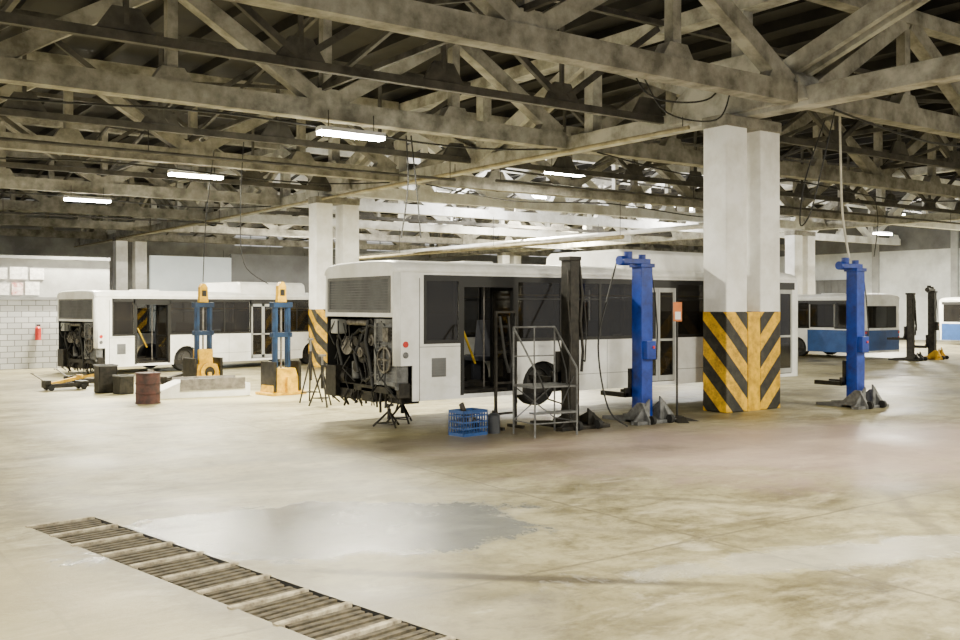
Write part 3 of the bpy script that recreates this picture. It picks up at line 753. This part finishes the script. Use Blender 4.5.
x,y=G(-.012,18.35)
r=root('parts_crate',(x,y,0),.1,'blue plastic crate of oily parts on the floor','crate')
r.scale=(.8,.8,.95)
c=MB()
for z in (.03,.15,.27,.39,.47):
    hh=.03 if z in(.03,.47) else .012
    c.box(-.37,.37,-.27,-.25,z-hh,z+hh).box(-.37,.37,.25,.27,z-hh,z+hh).box(-.37,-.35,-.27,.27,z-hh,z+hh).box(.35,.37,-.27,.27,z-hh,z+hh)
for i in range(10):
    sx=-.37+i*.08; c.box(sx,sx+.015,-.27,-.25,0,.5).box(sx,sx+.015,.25,.27,0,.5)
for i in range(7):
    sy=-.27+i*.088; c.box(-.37,-.35,sy,sy+.015,0,.5).box(.35,.37,sy,sy+.015,0,.5)
c.box(-.36,.36,-.26,.26,0,.03)
mk('crate_body',c,'bluebus',r)
for i in range(12):
    a=(random.uniform(-.24,.24),random.uniform(-.15,.15),random.uniform(.12,.45)); mk('machine_part',MB().cyl(a,(a[0]+random.uniform(-.1,.1),a[1]+random.uniform(-.1,.1),a[2]+random.uniform(.02,.16)),random.uniform(.06,.1),10),'darksteel' if i%2 else 'alu',r)
x,y=G(.014,18.6)
r=root('fluid_can',(x,y,0),0,'small dark fluid canister beside the crate','canister')
mk('can_body',MB().cyl((0,0,0),(0,0,.34),.12,18).cyl((0,0,.34),(0,0,.38),.12,18,.06),'darkbus',r); mk('can_cap',MB().cyl((0,0,.38),(0,0,.43),.035,10),'blackp',r)

x,y=G(.20,20.6)
r=root('stand_sign',(x,y,0),-.5,'orange and white notice on a thin black floor stand','sign')
mk('sign_pole',MB().cyl((0,0,.05),(0,0,2.5),.022,10),'blackp',r)
mk('sign_base',MB().prism([(-.45,0),(.45,0),(.08,.1),(-.08,.1)],-.14,.14).prism([(-.45,0),(.45,0),(.08,.1),(-.08,.1)],-.12,.12,axis='x'),'darksteel',r)
mk('sign_plate',MB().box(-.09,.09,-.05,-.03,2.08,2.48),'orange',r,label='orange plate'); mk('sign_sheet',MB().box(-.06,.06,-.06,-.05,2.12,2.28),'colwhite',r,label='white sheet')

r=root('fire_extinguisher',(8.3,40.45,1.1),0,'red fire extinguisher hung on the white block wall','fire extinguisher')
mk('cylinder_body',MB().cyl((0,0,0),(0,0,.45),.11,16).cyl((0,0,.45),(0,0,.53),.11,16,.04),'red',r); mk('valve',MB().box(-.05,.08,-.03,.03,.53,.6),'blackp',r)
mk('wall_bracket',MB().box(-.05,.05,.1,.15,.1,.4),'steel',r)

# ---------------------------------------------------------------- hanging cables
def hang(name,pts,rad,mat,label,cat='cable'):
    P=[Vector(p) for p in pts]; o=P[0].copy(); out=[]
    Q=[P[0]]+P+[P[-1]]
    for i in range(len(P)-1):
        a,b,c_,d=Q[i:i+4]
        for j in range(6):
            t=j/6; out.append(.5*((2*b)+(-a+c_)*t+(2*a-5*b+4*c_-d)*t*t+(-a+3*b-3*c_+d)*t**3)-o)
    out.append(P[-1]-o)
    return mk(name,MB().tube(out,rad,6),mat,loc=o,label=label,category=cat)
def W(t,d,z): x,y=G(t,d); return (x,y,z)
hang('hanging_cable',[W(.365,23.3,7.5),W(.366,23.3,6),W(.368,23.35,4.6),W(.375,23.5,3.5)],.03,'rope','pale air hose dropping from the roof to the lift','hose')
hang('hanging_cable',[W(.36,21.3,6.6),W(.345,21.3,5.2),W(.335,21.4,4.4),W(.325,21.6,4.2),W(.33,22,5.2),W(.35,22.3,6.6)],.016,'cable','black cable looping down beside the column')
hang('hanging_cable',[W(.155,20.5,7.3),W(.17,20.4,6.8),W(.20,20.3,6.6),W(.235,20.3,6.7),W(.25,20.4,7.3)],.02,'cable','black cable loop slung under the girder')
hang('hanging_cable',[W(.165,20.9,7.3),W(.19,20.9,6.5),W(.24,20.9,6.35),W(.255,20.9,7.0)],.018,'cable','black cable loop slung under the girder')
hang('hanging_cable',[W(-.075,26,6.9),W(-.073,26,5.6),W(-.08,26,4.2)],.02,'cable','thin dark cable hanging above the raised bus')
hang('hanging_cable',[W(-.07,26,6.9),W(-.064,26,5.4),W(-.06,26,4.2)],.02,'cable','thin dark cable hanging above the raised bus')
hang('hanging_cable',[W(-.24,27,6.9),W(-.243,27,5.2),W(-.24,27,3.6),W(-.215,27,3.0)],.014,'cable','thin dark cable hanging above the post lifts')
hang('hanging_cable',[W(-.27,28.6,6.9),W(-.278,28.6,5),W(-.2812,28.6,3.1)],.014,'cable','thin dark cable hanging above the post lifts')
hang('hanging_cable',[W(.14,20.3,3.4),W(.13,20,2.6),W(.12,19.6,1.6),W(.13,19.4,.4),W(.15,19.3,.04)],.018,'cable','black cable running down beside the blue lift')
hang('hanging_cable',[W(.40,40,7.0),W(.404,40,5.8),W(.40,40,4.4)],.02,'cable','thin dark cable hanging from the roof')
for y,z in ((20.7,6.7),(29.7,6.7),(39.7,6.7)):
    hang('hanging_cable',[(-8,y,z),(-3,y,z+.05),(3,y,z-.3),(8,y,z-.1),(14,y,z-.25),(17.5,y,z)],.025,'cable','black cable sagging along a roof truss')
for y in (13.1,20.7,29.7):
    hang('hanging_cable',[(19,y,6.75),(23,y,6.4),(28,y,6.6),(34,y,6.35),(40,y,6.7)],.025,'cable','black cable sagging along a roof truss')

# ---------------------------------------------------------------- world, camera
w=bpy.data.worlds.new('World'); scene.world=w; w.use_nodes=True
bg=w.node_tree.nodes['Background']; bg.inputs[0].default_value=(1,.98,.94,1); bg.inputs[1].default_value=.85
cd=bpy.data.cameras.new('Camera'); cam=bpy.data.objects.new('Camera',cd); COL.objects.link(cam)
cam.location=(0,0,CAMH); cam.rotation_euler=(math.radians(90),0,-math.radians(35.76))
cd.sensor_width=36; cd.lens=985/960*36; cd.shift_y=-14/960; cd.clip_end=300; cd.clip_start=.05
scene.camera=cam
